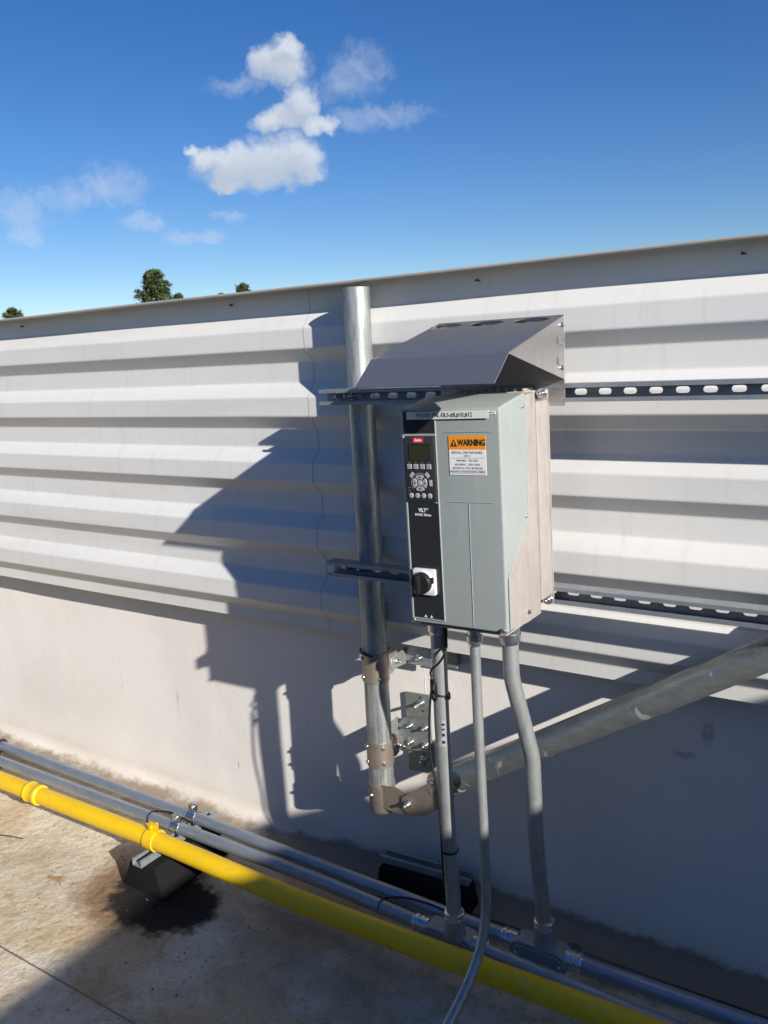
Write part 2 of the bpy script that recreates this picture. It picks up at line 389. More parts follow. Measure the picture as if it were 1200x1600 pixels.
def hexbolt_mesh(r=.009, h=.007, stud=.012, washer=True, material='bright_zinc'):
    b = MB(); hexp = [(r*math.cos(R(60*i+15)), r*math.sin(R(60*i+15))) for i in range(6)]
    if washer: b.lathe((0, 0, 0), (0, -1, 0), [(0, r*1.45), (.002, r*1.45)], 16)
    b.prism(hexp, 'y', -.002, -.002-h)
    if stud: b.lathe((0, -.002-h, 0), (0, -1, 0), [(0, r*.55), (stud*.85, r*.55), (stud, r*.42)], 12)
    return b.mesh('bolt', material, bevel=.0008, seg=1)
BOLT = hexbolt_mesh(); BOLT_S = hexbolt_mesh(.005, .004, 0, True); BOLT_LONG = hexbolt_mesh(.0095, .008, .030)
SCREW = MB().lathe((0, 0, 0), (0, -1, 0), [(0, .0042), (.0012, .0042), (.0028, .003), (.003, .0014)], 14).mesh('screw', 'bright_zinc')
RIVET = MB().lathe((0, 0, 0), (0, -1, 0), [(0, .0062), (.001, .0062), (.0055, .0042), (.006, .002)], 12).mesh('screw', 'bright_zinc')
FLOOR = -1.05
rnd = random.Random(7)

# ------------------------------------------------------------------ setting
g = MB().add([(-2500, -2500, -9), (2500, -2500, -9), (2500, 2500, -9), (-2500, 2500, -9)], [(0, 1, 2, 3)]).build('ground', 'ground_soil')
tag(g, 'open ground far below the roof', kind='structure')

def roof():
    bm = MB()
    x0, x1, y0, y1 = -7.0, 7.0, -7.0, .62
    xs = [x0, -5, -4]+[-3+.06*i for i in range(76)]+[2, 3, 5, x1]; ys = [y0, -5, -3, -2]+[-1.4+.06*i for i in range(34)]
    ys = sorted(set([round(y, 4) for y in ys]+[-.3922, -.3918])); n = len(ys)
    vs = []
    for x in xs:
        for y in ys:
            z = FLOOR+.006*noise.noise((x*1.7, y*1.7, 0))+.003*noise.noise((x*6, y*6, 3))
            if y <= -.392: z += .004
            vs.append((x, y, z))
    fs = [(i*n+j, (i+1)*n+j, (i+1)*n+j+1, i*n+j+1) for i in range(len(xs)-1) for j in range(n-1)]
    bm.add(vs, fs); o = bm.build('roof_deck', 'roof_membrane', smooth=30)
    tag(o, 'weathered cream roof membrane stained brown', kind='structure')
    # a lapped sheet at the lower right, seam running away from the wall
    vs = []; N_ = 30
    xs2 = [.205+.06*i for i in range(20)]; ys2 = [-.3+.045*i for i in range(14)]
    for x in xs2:
        for y in ys2: vs.append((x+.012*noise.noise((y*7, 0, 0))*(x < .21), y, FLOOR+.005+.006*noise.noise((x*1.7, y*1.7, 0))+.003*noise.noise((x*6, y*6, 3))))
    k = len(ys2); fs = [(i*k+j, (i+1)*k+j, (i+1)*k+j+1, i*k+j+1) for i in range(19) for j in range(k-1)]
    p = MB().add(vs, fs).build('roof_sheet', 'roof_membrane', o); p.modifiers.new('thick', 'SOLIDIFY').thickness = .004
    b = MB().box(-7, 7, -7, .62, -9, FLOOR-.03).build('building', 'building_wall', bevel=.01)
    tag(b, 'plain building block that carries the roof', kind='structure')
roof()

def wall():
    prof = [(.50, .75), (.50, .4), (.50, 0), (.50, -.3), (.50, -.5), (.50, -.7), (.50, -.85)]
    for i in range(9):                               # coved foot
        a = R(90*i/8); prof.append((.50-.05*(1-math.cos(a)), -.98-.0655*math.sin(a)))
    prof.append((.437, -1.0465)); prof.append((.42, -1.047))
    xs = [-7, -5, -4]+[-3+.07*i for i in range(66)]+[2, 3, 5, 7]; n = len(prof); vs = []
    for x in xs:
        for (y, z) in prof:
            s = .004*noise.noise((x*1.9, z*2.3, 1))+.0018*noise.noise((x*7, z*5, 4))
            if z < -1.02: s += .012*noise.noise((x*4.5, 7, 0))
            vs.append((x, y+s, z+.006*noise.noise((x*2.2, 0, z*2))*(z > -1.03)))
    fs = [(i*n+j, i*n+j+1, (i+1)*n+j+1, (i+1)*n+j) for i in range(len(xs)-1) for j in range(n-1)]
    m = MB().add(vs, fs)
    t = thing('parapet_wall', (0, .6, FLOOR), 'low white membrane-covered parapet wall behind the pipes', 'wall')
    m.build('membrane', 'wall_membrane', t, smooth=60)
    MB().box(-7, 7, .53, .78, FLOOR+.01, .74).build('core', 'building_wall', t)
    for x in (-.270,):                    # fine laps in the membrane
        MB().tube([(x+.004*noise.noise((z*.3, x, 0)), .4995+.004*noise.noise((x*1.9, z*.1*2.3, 1)), z*.1) for z in range(-9, -2)], .0005, 6).build('lap_seam', 'wall_membrane', t)
wall()

def siding():
    t = thing('metal_siding', (0, .42, -.233), 'white ribbed metal siding screen above the parapet wall', 'siding')
    prof = [(.413, .809), (.413, .736), (.377, .693)]
    for k in range(5):
        zk = .6355-.1976*k
        prof += [(.377, zk), (.413, zk-.0395)]
        if k < 4: prof += [(.413, zk-.0988), (.377, zk-.1403)]
    prof.append((.413, -.2325))
    def rounded(pr, r=.0035):
        out = [pr[0]]
        for i in range(1, len(pr)-1):
            p = Vector(pr[i]); a = (Vector(pr[i-1])-p).normalized(); b = (Vector(pr[i+1])-p).normalized()
            out += [tuple(p+a*r), tuple(p+(a+b)*r*.25), tuple(p+b*r)]
        return out+[pr[-1]]
    P = rounded(prof); n = len(P)
    def panel(x0, x1, off, seed):
        xs = [x0]+[round(-6+.08*i, 3) for i in range(200) if x0+.001 < -6+.08*i < x1-.001]+[x1]; vs = []
        for x in xs:
            for (y, z) in P:
                w = .0016*noise.noise((x*2.1, z*6, seed))+.0011*noise.noise((x*.9, z*1.5, seed+9))
                vs.append((x+(.002*noise.noise((z*14, seed, 2)) if x == x0 else 0), y+off+w, z+.0022*noise.noise((x*1.1, z*2, seed+3))))
        fs = [(i*n+j, i*n+j+1, (i+1)*n+j+1, (i+1)*n+j) for i in range(len(xs)-1) for j in range(n-1)]
        o = MB().add(vs, fs).build('panel', 'siding_paint', t, smooth=9, recalc=False)
        sm = o.modifiers.new('thick', 'SOLIDIFY'); sm.thickness = .0012; sm.offset = -1; sm.use_rim = False
        return o
    panel(-6.0, 3.2, 0, 1)
    # lap where one sheet tucks under the next
    for (xa, wd, th) in ((-.556, .0009, .0008),):
        vs = []
        for (y, z) in P:
            w = .0016*noise.noise((xa*2.1, z*6, 1))+.0011*noise.noise((xa*.9, z*1.5, 10)); zz = z+.0022*noise.noise((xa*1.1, z*2, 4)); dx = .003*noise.noise((z*14, 1, 2))
            vs += [(xa+dx, y+w+.001, zz), (xa+dx, y+w-th, zz), (xa+dx+wd, y+w-th, zz), (xa+dx+wd+.0003, y+w+.001, zz)]
        MB().add(vs, [(i*4+j, i*4+j+1, i*4+j+5, i*4+j+4) for i in range(n-1) for j in range(3)]).build('lap_seam', 'seam_grime', t, smooth=9)
    # coping flange
    xs = [-6+.2*i for i in range(47)]; vs = []
    pr = [(.350, .798), (.349, .8045), (.351, .808), (.58, .812), (.582, .79)]
    for x in xs:
        for (y, z) in pr: vs.append((x, y+.003*noise.noise((x*1.5, 0, 0)), z+.0035*noise.noise((x*1.3, 5, 0))))
    k = len(pr); o = MB().add(vs, [(i*k+j, i*k+j+1, (i+1)*k+j+1, (i+1)*k+j) for i in range(len(xs)-1) for j in range(k-1)]).build('coping', 'coping_metal', t)
    sm = o.modifiers.new('thick', 'SOLIDIFY'); sm.thickness = .0016
    clip = MB().tube([(0, 0, 0), (0, -.010, -.002)], .0024, 8).box(-.003, .008, -.003, 0, -.004, -.001).mesh('clip', 'unit_dark')
    for x in (-1.93, -.86, -.012, .62): place('clip', clip, t, (x, .4125, .780))
siding()

# ------------------------------------------------------------------ post, brackets, brace
PX, PY, PR = -.338, .338, .0365
def post(px, label, detail=True):
    t = thing('steel_post', (px, PY, -.735), label, 'post', 'galvanised screen posts')
    m = MB().lathe((px, PY, -.728), (0, 0, 1), [(0, PR), (1.512, PR), (1.513, PR-.001), (1.513, PR-.006), (1.45, PR-.006)], 40)
    m.build('pipe', 'galvanised_pipe', t)
    for i, (z0, z1) in enumerate(((-.326, -.236), (-.588, -.508), (-.738, -.644))):
        b = MB(); r = PR+.0035
        pr = [(z0, r-.003), (z0+.001, r), (z1-.001, r), (z1, r-.003)] if i < 2 else [(z0, r-.012), (z0+.004, r-.003), (z0+.01, r), (z1-.001, r), (z1, r-.003)]
        b.lathe((px, PY, 0), (0, 0, 1), pr, 40)
        if i < 2:                                   # ears that run back to the wall bracket
            for dx in (.012, .022):
                b.prism([(PY+.02, z0+.012), (PY+.02, z1-.006), (PY+.05, z1-.002), (PY+.090, (z0+z1)/2+.012), (PY+.090, (z0+z1)/2-.018), (PY+.05, z0+.008)], 'x', px+dx, px+dx+.003)
        o = b.build('clamp', 'clamp_steel', t, bevel=.0006, seg=1)
        if i < 2:
            place('bolt', BOLT, o, (px+.0255, PY+.064, (z0+z1)/2-.004), (0, 0, R(90)))
        for zz in (z0+.016, z1-.016) if i < 2 else (z1-.03,):
            for a in (20, -62):
                if i == 2 and a == 20: continue
                v = Vector((math.sin(R(a if i < 2 else -18)), -math.cos(R(a if i < 2 else -18)), 0)) if i == 2 else Vector((math.sin(R(a+28)), -math.cos(R(a+28)), 0))
                place('screw', RIVET, o, (px+v.x*r, PY+v.y*r, zz), (0, 0, math.atan2(v.x, -v.y)))
        if i < 2 and detail:
            tie = MB(); 
            if i == 0: tie.tube([(px+(r+.003)*math.sin(R(a)), PY-(r+.003)*math.cos(R(a)), z1-.004+.006*math.cos(R(a+60))) for a in range(-150, 30, 8)], .0028, 8); tie.build('cable_tie', 'plastic_black', t)
    return t
post(PX, 'tall galvanised steel post left of the drive, in front of the siding')
post(1.46, 'galvanised steel post at the far end of the two struts', False)

def wall_bracket():
    t = thing('wall_bracket', (-.293, .495, -.545), 'grey plate bolted to the wall beside the lower post clamp', 'bracket', 'post wall brackets')
    p = MB().prism([(-.3357, -.6756), (-.3376, -.4189), (-.2511, -.415), (-.2491, -.6688)], 'y', .488, .496).build('wall_plate', 'plate_zinc', t, bevel=.001, seg=1)
    for (x, z, m) in ((-.2816, -.4445, BOLT_LONG), (-.2816, -.6314, BOLT)): place('bolt', m, p, (x, .488, z))
    dot = MB().lathe((0, 0, 0), (0, -1, 0), [(0, .004), (.0008, .004)], 10).mesh('hole', 'unit_dark')
    for (x, z) in ((-.2835, -.4268), (-.2757, -.4691), (-.2786, -.6117), (-.2786, -.6471)): place('hole', dot, p, (x, .4878, z))
    q = MB().prism([(-.3888, -.5704), (-.3848, -.5468), (-.3396, -.4996), (-.2511, -.4947), (-.2491, -.5970), (-.3298, -.6038), (-.3819, -.592)], 'y', .478, .484).build('gusset_plate', 'plate_zinc', t, bevel=.001, seg=1)
    for (x, z) in ((-.3189, -.5212), (-.2649, -.5183), (-.3189, -.5753), (-.2649, -.5733)): place('bolt', BOLT, q, (x, .478, z))
    MB().prism([(.376, -.565), (.38, -.535), (.445, -.508), (.478, -.500), (.478, -.597), (.445, -.585), (.38, -.578)], 'x', -.3660, -.3615).build('arm', 'plate_zinc', t, bevel=.0008, seg=1)
    t = thing('wall_bracket', (-.26, .495, -.29), 'dark bar bracket under the siding edge beside the upper post clamp', 'bracket', 'post wall brackets')
    p = MB().box(-.382, -.2226, .462, .468, -.3127, -.250).build('bar', 'strut_steel', t, bevel=.001, seg=1)
    for x in (-.323, -.264): place('bolt', BOLT, p, (x, .462, -.288))
    MB().box(-.2216, -.143, .473, .479, -.3068, -.250).build('splice_plate', 'plate_zinc', t, bevel=.001, seg=1)
    MB().box(-.38, -.146, .4795, .498, -.303, -.266).build('packer', 'plate_zinc', t)
    MB().prism([(.376, -.290), (.38, -.270), (.4615, -.262), (.4615, -.312), (.38, -.305)], 'x', -.3140, -.3095).build('arm', 'plate_zinc', t, bevel=.0008, seg=1)
wall_bracket()

def brace():
    t = thing('brace_pipe', (-.17, PY, -.70), 'slanted galvanised brace pipe rising right from the post foot', 'pipe')
    d = Vector((.819, 0, .509)).normalized(); p0 = Vector((-.111, PY, -.591))-d*.035
    MB().lathe(p0, d, [(0, PR), (1.87, PR), (1.875, PR-.003)], 40).build('pipe', 'galvanised_brace', t)
    s = MB().lathe(p0-d*.012, d, [(0, PR+.001), (.002, PR+.0035), (.088, PR+.0035), (.09, PR)], 40).build('end_sleeve', 'clamp_steel', t)
    u = Vector((-d.z, 0, d.x))
    for k in (.025, .068):
        for s_ in (.5, -.75):
            v = (u*s_+Vector((0, -1, 0))*math.sqrt(1-s_*s_)); place('screw', RIVET, s, p0-d*.012+d*k+v*(PR+.0035), (v.to_track_quat('-Y', 'Z').to_euler()))
    MB().prism([(-.214, -.632), (-.140, -.578), (-.104, -.645), (-.168, -.690), (-.214, -.707), (-.246, -.690), (-.246, -.655)], 'y', .300, .304).build('pivot_plate', 'clamp_steel', t, bevel=.0008, seg=1)
    f = MB().prism([(-.325, -.640), (-.272, -.632), (-.205, -.650), (-.176, -.676), (-.216, -.708), (-.272, -.716), (-.325, -.712)], 'y', .3055, .3095).build('foot_plate', 'clamp_steel', t, bevel=.0008, seg=1)
    place('bolt', BOLT, f, (-.2257, .2995, -.671))
brace()

# ------------------------------------------------------------------ slotted struts
def strut(zc, x0, x1, slot0, label):
    t = thing('strut_channel', ((x0+x1)/2, .28, zc), label, 'strut', 'slotted strut channels')
    z0, z1 = zc-.0207, zc+.0207; w = .0026; p = .0568
    prof = [(.301, z0), (.26, z0), (.26, z0+.0095), (.2645, z0+.0095), (.2645, z0+w), (.301, z0+w)]
    m = MB().prism(prof, 'x', x0, x1).prism([(y, 2*zc-z) for y, z in prof[::-1]], 'x', x0, x1)
    xs = slot0
    while xs-p > x0+.02: xs -= p
    conv = lambda x, z, tt: (x, .3010-tt, z)
    a = x0; 
    while xs < x1-.02:
        m.holed(a, min(xs+p/2, x1), z0+w, z1-w, xs, zc, .0071, .0071, conv, w, 20, .0078); a = min(xs+p/2, x1); xs += p
    if a < x1: m.box(a, x1, .301-w, .301, z0+w, z1-w)
    o = m.build('channel', 'strut_steel', t, smooth=40)
    for (px) in (PX, PX+.002+1.796):
        for dx in (-.045, .0) if px < 0 else (0,): place('bolt', BOLT, o, (px+dx, .2984, zc))
    return t
strut(.4985, -.425, 1.56, .3012, 'upper slotted steel strut passing behind the grey hood')
strut(.0185, -.437, 1.56, .2790, 'lower slotted steel strut behind the foot of the drive')

# ------------------------------------------------------------------ drive
def drive():
    t = thing('motor_drive', (.1245, 0, 0), 'grey-green motor drive cabinet with black keypad strip on two struts', 'motor drive', rot=(0, R(-.9), 0))
    W = .121
    def B(m, name, mt, parent=t, **k): return m.build(name, mt, parent, local=True, **k)
    cov = B(MB().prism([(0, 0), (0, .481), (.005, .4845), (.13, .507), (.13, .236), (.0135, .116), (.0135, 0)], 'x', -W, W), 'front_cover', 'drive_cover', bevel=.0055, seg=4)
    body = B(MB().prism([(.012, .002), (.012, .47), (.06, .488), (.1315, .5015), (.19, .5035), (.19, -.008), (.11, -.008)], 'x', -W+.003, W-.003), 'body', 'heatsink_paint', bevel=.002)
    rr = MB().box(-W+.03, W-.03, .1905, .258, -.006, .506)
    rr.box(W-.0295, W-.001, .1905, .258, .022, .482).box(-W+.001, -W+.0295, .1905, .258, .022, .482)
    rr.box(-W, W, .2585, .2645, -.004, .508)
    rear = B(rr, 'heatsink', 'heatsink_paint', bevel=.003)
    for z in (.497, .006):
        for x in (W-.015, -W+.015): place('bolt', BOLT, rear, (x, .2583, z), local=True)
    for k in range(9): B(MB().box(-.085+.021*k, -.081+.021*k, .20, .256, .5062, .512), 'fin', 'heatsink_paint', rear)
    # bottom gland plate
    B(MB().box(-W+.012, W-.012, .02, .185, -.0125, -.0085), 'gland_plate', 'heatsink_paint')
    # side screws in shallow scoops
    scoop = MB().lathe((0, 0, 0), (0, -1, 0), [(0, .006), (.0014, .0055), (.0016, .0045)], 16).mesh('screw_seat', 'drive_cover')
    for (y, z) in ((.112, .478), (.114, .237)):
        q = place('screw_seat', scoop, cov, (W, y, z), (0, 0, R(90)), True); place('screw', SCREW, cov, (W+.0014, y, z), (0, 0, R(90)), True)
    place('screw', RIVET, body, (W-.003, .118, .016), (0, 0, R(90)), True)
    rib = MB().tube([(0, 0, 0), (0, .012, .0035), (0, .03, .006), (0, .05, .0065)], [.0006, .0012, .0012, .0006], 8).mesh('rib', 'drive_cover')
    for (y, z) in ((.06, .474), (.062, .484), (.06, .228), (.062, .239)): place('rib', rib, cov, (W+.0002, y, z), None, True)
    for sx_ in (-1, 1): B(MB().tube([(sx_*(W-.0002), y, z) for y, z in ((.127, .500), (.127, .238), (.0165, .118), (.0165, .006))], .0021, 8), 'rim', 'drive_cover', cov)
    for x, z in ((-.112, .006), (.112, .006)): place('screw', RIVET, cov, (x, -.0002, z), None, True)
    # embossed lines of the cover
    def groove(x0, z0, x1, z1):
        B(MB().tube([(x0, -.0002, z0), (x1, -.0002, z1)], .0009, 8), 'emboss_line', 'drive_cover', cov)
    groove(-.012, .4335, .102, .4345); groove(-.013, .283, .102, .284); groove(.0415, .2815, .040, .006)
    # control strip
    B(MB().box(-.1115, -.0325, -.0012, .001, .4315, .4800), 'window_panel', 'panel_black', cov, bevel=.0005, seg=1)
    low = B(MB().box(-.1115, -.0345, -.0014, .001, .0125, .2775), 'lower_panel', 'panel_black', cov, bevel=.0006, seg=1)
    fr = MB().box(-.1155, -.1115, -.0026, .001, .010, .4295).box(-.0330, -.0305, -.0022, .001, .010, .482).box(-.1115, -.0330, -.0022, .001, .2785, .2815).box(-.1115, -.0330, -.0022, .001, .4262, .4312).box(-.1115, -.0330, -.0022, .001, .0095, .0122)
    B(fr, 'strip_frame', 'drive_cover', cov, bevel=.0006, seg=1)
    text('VLT', .0118, 'ink_white', low, (-.0745, -.0016, .2615), bold=.0003); text('®', .005, 'ink_white', low, (-.0615, -.0016, .2645))
    text('HVAC Drive', .0078, 'ink_white', low, (-.0735, -.0016, .2512), bold=.00012)
    for x in (-.0805, -.0655): B(MB().prism([(x-.004, .0148), (x+.004, .0148), (x, .0212)], 'y', -.0017, -.0013), 'warning_mark', 'label_cream', low)
    # keypad
    key = B(MB().prism([(-.1095, .2825), (-.1095, .4225), (-.106, .4255), (-.037, .4255), (-.0335, .4225), (-.0335, .2825)], 'y', -.0075, .001), 'keypad', 'keypad_black', bevel=.0018, seg=2)
    lg = B(MB().box(-.0862, -.0594, -.0083, -.0076, .4122, .4238), 'logo', 'logo_red', key)
    text('Danfoss', .0092, 'ink_white', key, (-.0728, -.0086, .4180), name='logo_lettering', sx=.62, shear=.35, bold=.0002)
    sc = B(MB().box(-.0985, -.0430, -.0081, -.0076, .3700, .4095), 'screen_frame', 'plastic_black', key, bevel=.0002, seg=1)
    B(MB().box(-.0965, -.0450, -.0086, -.0082, .3720, .4075), 'screen', 'screen_glass', key)
    def but(m, lab=None): return B(m, 'button', 'button_grey', key, bevel=.0006, seg=1)
    for i, s in enumerate(('Status', 'Quick', 'Main', 'Alarm')):
        x = -.0971+.0164*i; but(MB().box(x-.0058, x+.0058, -.0096, -.0078, .3545, .3655))
        for dz in (.0016, -.002): B(MB().box(x-.004, x+.004, -.00985, -.0097, .3600+dz-.0006, .3600+dz+.0006), 'print', 'ink_grey', key)
        B(MB().lathe((x, -.0078, .3692), (0, -1, 0), [(0, .0011), (.0004, .0011)], 8), 'light', 'button_grey', key)
    cx, cz = -.0727, .3238
    def arc(r0, r1, a0, a1, y0=-.0094, y1=-.0078, n=10):
        pts = [(cx+r1*math.cos(R(a0+(a1-a0)*i/n)), cz+r1*math.sin(R(a0+(a1-a0)*i/n))) for i in range(n+1)]
        pts += [(cx+r0*math.cos(R(a1-(a1-a0)*i/n)), cz+r0*math.sin(R(a1-(a1-a0)*i/n))) for i in range(n+1)]
        return MB().prism(pts, 'y', y1, y0)
    for a in (0, 90, 180, 270):
        but(arc(.0082, .0185, a-39, a+39))
        c, s = math.cos(R(a)), math.sin(R(a)); px, pz = cx+.0132*c, cz+.0132*s
        B(MB().prism([(px+.003*c, pz+.003*s), (px-.002*c-.0026*s, pz-.002*s+.0026*c), (px-.002*c+.0026*s, pz-.002*s-.0026*c)], 'y', -.0097, -.0095), 'print', 'ink_black', key)
    but(MB().lathe((cx, -.0078, cz), (0, -1, 0), [(0, .0066), (.0014, .0066), (.002, .0055)], 20))
    B(arc(.0212, .0222, 55, 122, -.0082), 'print', 'button_grey', key); B(arc(.0212, .0222, 150, 215, -.0082), 'print', 'button_grey', key)
    for a, rr_ in ((138, .0262), (42, .0262)):
        c = Vector((cx+rr_*math.cos(R(a)), cz+rr_*math.sin(R(a)))); u = Vector((-math.sin(R(a)), math.cos(R(a)))); w = Vector((math.cos(R(a)), math.sin(R(a))))
        but(MB().prism([tuple(c+u*sx*.0062+w*sz*.0042) for sx, sz in ((-1, -1), (1, -1), (1, 1), (-1, 1))], 'y', -.0078, -.0094))
    but(MB().box(-.0492, -.0415, -.0094, -.0078, .3170, .3310))
    for i in range(3): B(MB().box(-.1035, -.0985, -.0080, -.0076, .3125-.007*i, .3132-.007*i), 'print', 'button_grey', key)
    for i in range(4):
        x = -.0965+.0157*i; but(MB().lathe((x, -.0078, .2955), (0, -1, 0), [(0, .0060), (.0014, .0060), (.0018, .005)], 20))
        B(MB().box(x-.0032, x+.0032, -.00985, -.0097, .2950, .2962), 'print', 'ink_grey', key)
    # rotary isolator switch
    sw = B(MB().prism([(-.1035, .0725), (-.1035, .1275), (-.0995, .1300), (-.0495, .1300), (-.0465, .1270), (-.0465, .0725), (-.0495, .0700), (-.0995, .0700)], 'y', -.0110, -.0015), 'isolator_switch', 'switch_white', bevel=.002)
    B(MB().lathe((-.0755, -.0111, .1000), (0, -1, 0), [(0, .0262), (.004, .0262), (.0055, .0245)], 32), 'yoke', 'switch_white', sw)
    B(MB().lathe((-.0755, -.0168, .1000), (0, -1, 0), [(0, .0245), (.010, .0240), (.0125, .0225), (.0135, .019)], 32), 'knob', 'plastic_black', sw)
    B(MB().prism([(-.0795, .0785), (-.0810, .0880), (-.0795, .1190), (-.0755, .1225), (-.0715, .1190), (-.0700, .0880), (-.0715, .0785)], 'y', -.044, -.0302), 'handle', 'plastic_black', sw, bevel=.002)
    B(MB().box(-.0545, -.0490, -.0170, -.0112, .0990, .1130), 'position_mark', 'plastic_black', sw, bevel=.0004, seg=1)
    # labels
    fl = B(MB().box(-.1010, .0975, -.0042, -.0030, .4625, .4790), 'feeder_label', 'label_cream', t)
    text('FEEDER PNL-EILS-#8,#10,#12', .0132, 'ink_black', fl, (-.008, -.0045, .4706), sx=.84)
    tg = B(MB().box(.0945, .1130, -.0014, -.0004, .4700, .4775), 'tag_label', 'label_white', t); text('VFD-2', .0055, 'ink_grey', tg, (.1038, -.0017, .4737))
    wl = B(MB().box(-.0003, .0868, -.0012, -.0002, .3425, .3968), 'warning_label', 'label_white', t)
    B(MB().box(-.0004, .0869, -.0013, -.0002, .3970, .4262), 'warning_band', 'label_orange', wl)
    text('WARNING', .0185, 'ink_black', wl, (.0545, -.0016, .4112), sx=.73, bold=.0006)
    B(MB().prism([(.0040, .4035), (.0205, .4035), (.01225, .4195)], 'y', -.0018, -.0014), 'warning_triangle', 'ink_black', wl)
    text('!', .0115, 'label_orange', wl, (.01225, -.0021, .4095), bold=.0005)
    text('INSTALL ON FAN MARK', .0074, 'ink_grey', wl, (.0432, -.0014, .3905), sx=.92); text('LEF-1', .0066, 'ink_grey', wl, (.0432, -.0014, .3835))
    for (z, s) in ((.3735, 'MIN PHASE:3     FEB 1 HERZ'), (.3650, 'MAX SPEED:12     DATE: 11/23/21'), (.3575, 'MOTOR HP: 10   VOLT: 480  RPM:1765'), (.3495, 'EMERGENCY ROTATION SYSTEM CONTROL')):
        text(s, .0056, 'ink_grey', wl, (.0432, -.0014, z), sx=.76)
    for z in (.3790, .3535, .3455): B(MB().box(.0025, .0845, -.0015, -.0012, z-.0003, z+.0003), 'rule', 'ink_grey', wl)
    return t
drive()

# ------------------------------------------------------------------ hood
def hood():
    x0, x1 = -.046, .277
    t = thing('rain_hood', (.116, .2, .49), 'grey steel rain hood with three vent holes above the drive', 'hood')
    yr, zr, yf, zf, yl, zl = .262, .671, -.036, .5945, -.103, .5385
    top = MB(); d = Vector((0, yr-yf, zr-zf)); Ld = d.length; d.normalize(); nrm = Vector((0, -d.z, d.y))
    conv = lambda x, s, tt: tuple(Vector((x, yf, zf))+d*s-nrm*tt)
    hc = Ld-.030; cells = [(x0, .044, -.008), (.044, .152, .100), (.152, x1, .211)]
    for (a, b, c) in cells: top.holed(a, b, hc-.05, Ld, c, hc, .042, .024, conv, .0016, 32)
    top.add([conv(x, s, tt) for tt in (0, .0016) for x in (x0, x1) for s in (0, hc-.05)], [(0, 1, 3, 2), (4, 6, 7, 5), (0, 4, 5, 1), (2, 3, 7, 6), (0, 2, 6, 4)])
    top.build('top_sheet', 'hood_steel', t, smooth=20)
    lip = MB().prism([(yf, zf), (yl, zl), (yl+.0012, zl-.0012), (yf+.0008, zf-.0018)], 'x', x0-.001, x1+.001); lip.build('front_lip', 'hood_steel', t, smooth=20)
    for x in (x0, x1-.0014):
        s = MB().prism([(yr, zr-.002), (yf+.004, zf-.001), (yr, .5290)], 'x', x, x+.0014).build('side_panel', 'hood_steel', t, smooth=20)
        if x > 0:
            for z in (.649, .555): place('screw', RIVET, s, (x1, yr-.016, z), (0, 0, R(90)))
            tabm = MB().prism([(0, 0), (-.038, .004), (-.034, -.012), (-.003, -.016)], 'x', 0, .0035).mesh('tab', 'hood_steel', bevel=.001)
            for z in (.621, .575): place('tab', tabm, s, (x1-.0003, yr-.006, z))
    MB().box(x0, x1, yr+.0005, yr+.0022, .4695, zr+.001).build('back_plate', 'hood_steel', t, bevel=.0004, seg=1)
    MB().prism([(x1-.05, .53), (x1, .5285), (x1, .471), (x1-.016, .4705), (x1-.05, .4705)], 'y', yr-.0015, yr+.0003).build('flange', 'hood_steel', t)
hood()

# ------------------------------------------------------------------ conduits from the drive
def connector(m, p, r, d=(0, 0, 1), k=1.0):
    m.lathe(p, d, [(a*k, b) for a, b in ((0, r+.001), (.001, r+.006), (.010, r+.006), (.0105, r+.0035), (.016, r+.0035), (.0165, r+.0065), (.026, r+.0065), (.027, r+.003), (.031, r+.002))], 28)
def conduit(path, r, label, n=28, top=True, bend=.12):
    path = [Vector(p) for p in path]
    t = thing('conduit', path[-1], label, 'conduit', 'conduits dropping from the drive')
    MB().tube(fillet(path, bend), r, n).build('pipe', 'conduit_steel', t)
    if top:
        m = MB(); connector(m, path[0]+Vector((0, 0, .002)), r, (0, 0, -1), 1.75); m.build('connector', 'bright_zinc', t)
    return t
R1 = .0192
c1 = conduit([(.009, .110, -.012), (.010, .110, -.30), (.0145, .115, -.62), (.0187, .1218, -.838)], R1, 'thick conduit with a barcode sticker and black cable under the drive', bend=.9)
STX, STY = .0107, .1112
def wrap(px, py, r, z0, z1, a0, a1, n=10):
    vs = [(px+r*math.sin(R(a0+(a1-a0)*i/n)), py-r*math.cos(R(a0+(a1-a0)*i/n)), z) for i in range(n+1) for z in (z0, z1)]
    return MB().add(vs, [(2*i, 2*i+1, 2*i+3, 2*i+2) for i in range(n)])
sk_ = wrap(STX, STY, R1+.0006, -.348, -.281, -28, 52).build('sticker', 'sticker_silver', c1)
for k, (za, zb) in enumerate(((-.294, -.288), (-.306, -.301), (-.322, -.314), (-.341, -.333))):
    wrap(STX, STY, R1+.0010, za, zb, 22, 46).build('print', 'ink_black', sk_)
wrap(STX, STY, R1+.0010, -.341, -.30, -20, -8).build('print', 'ink_grey', sk_)
conduit([(.127, .072, -.012), (.1305, .072, -.27), (.1365, .072, -.56), (.139, .07, -.73), (.138, .045, -.815), (.130, -.02, -.885), (.118, -.13, -.945), (.10, -.34, -1.005), (.06, -.75, -1.034), (.03, -1.2, -1.036)], .0122, 'thin middle conduit curving over the yellow pipe toward the viewer', bend=.35)
conduit([(.194, .12, -.012), (.195, .12, -.145), (.224, .165, -.360), (.227, .172, -.58), (.2322, .2021, -.838)], R1, 'thick right-hand conduit with an offset bend', bend=.20)

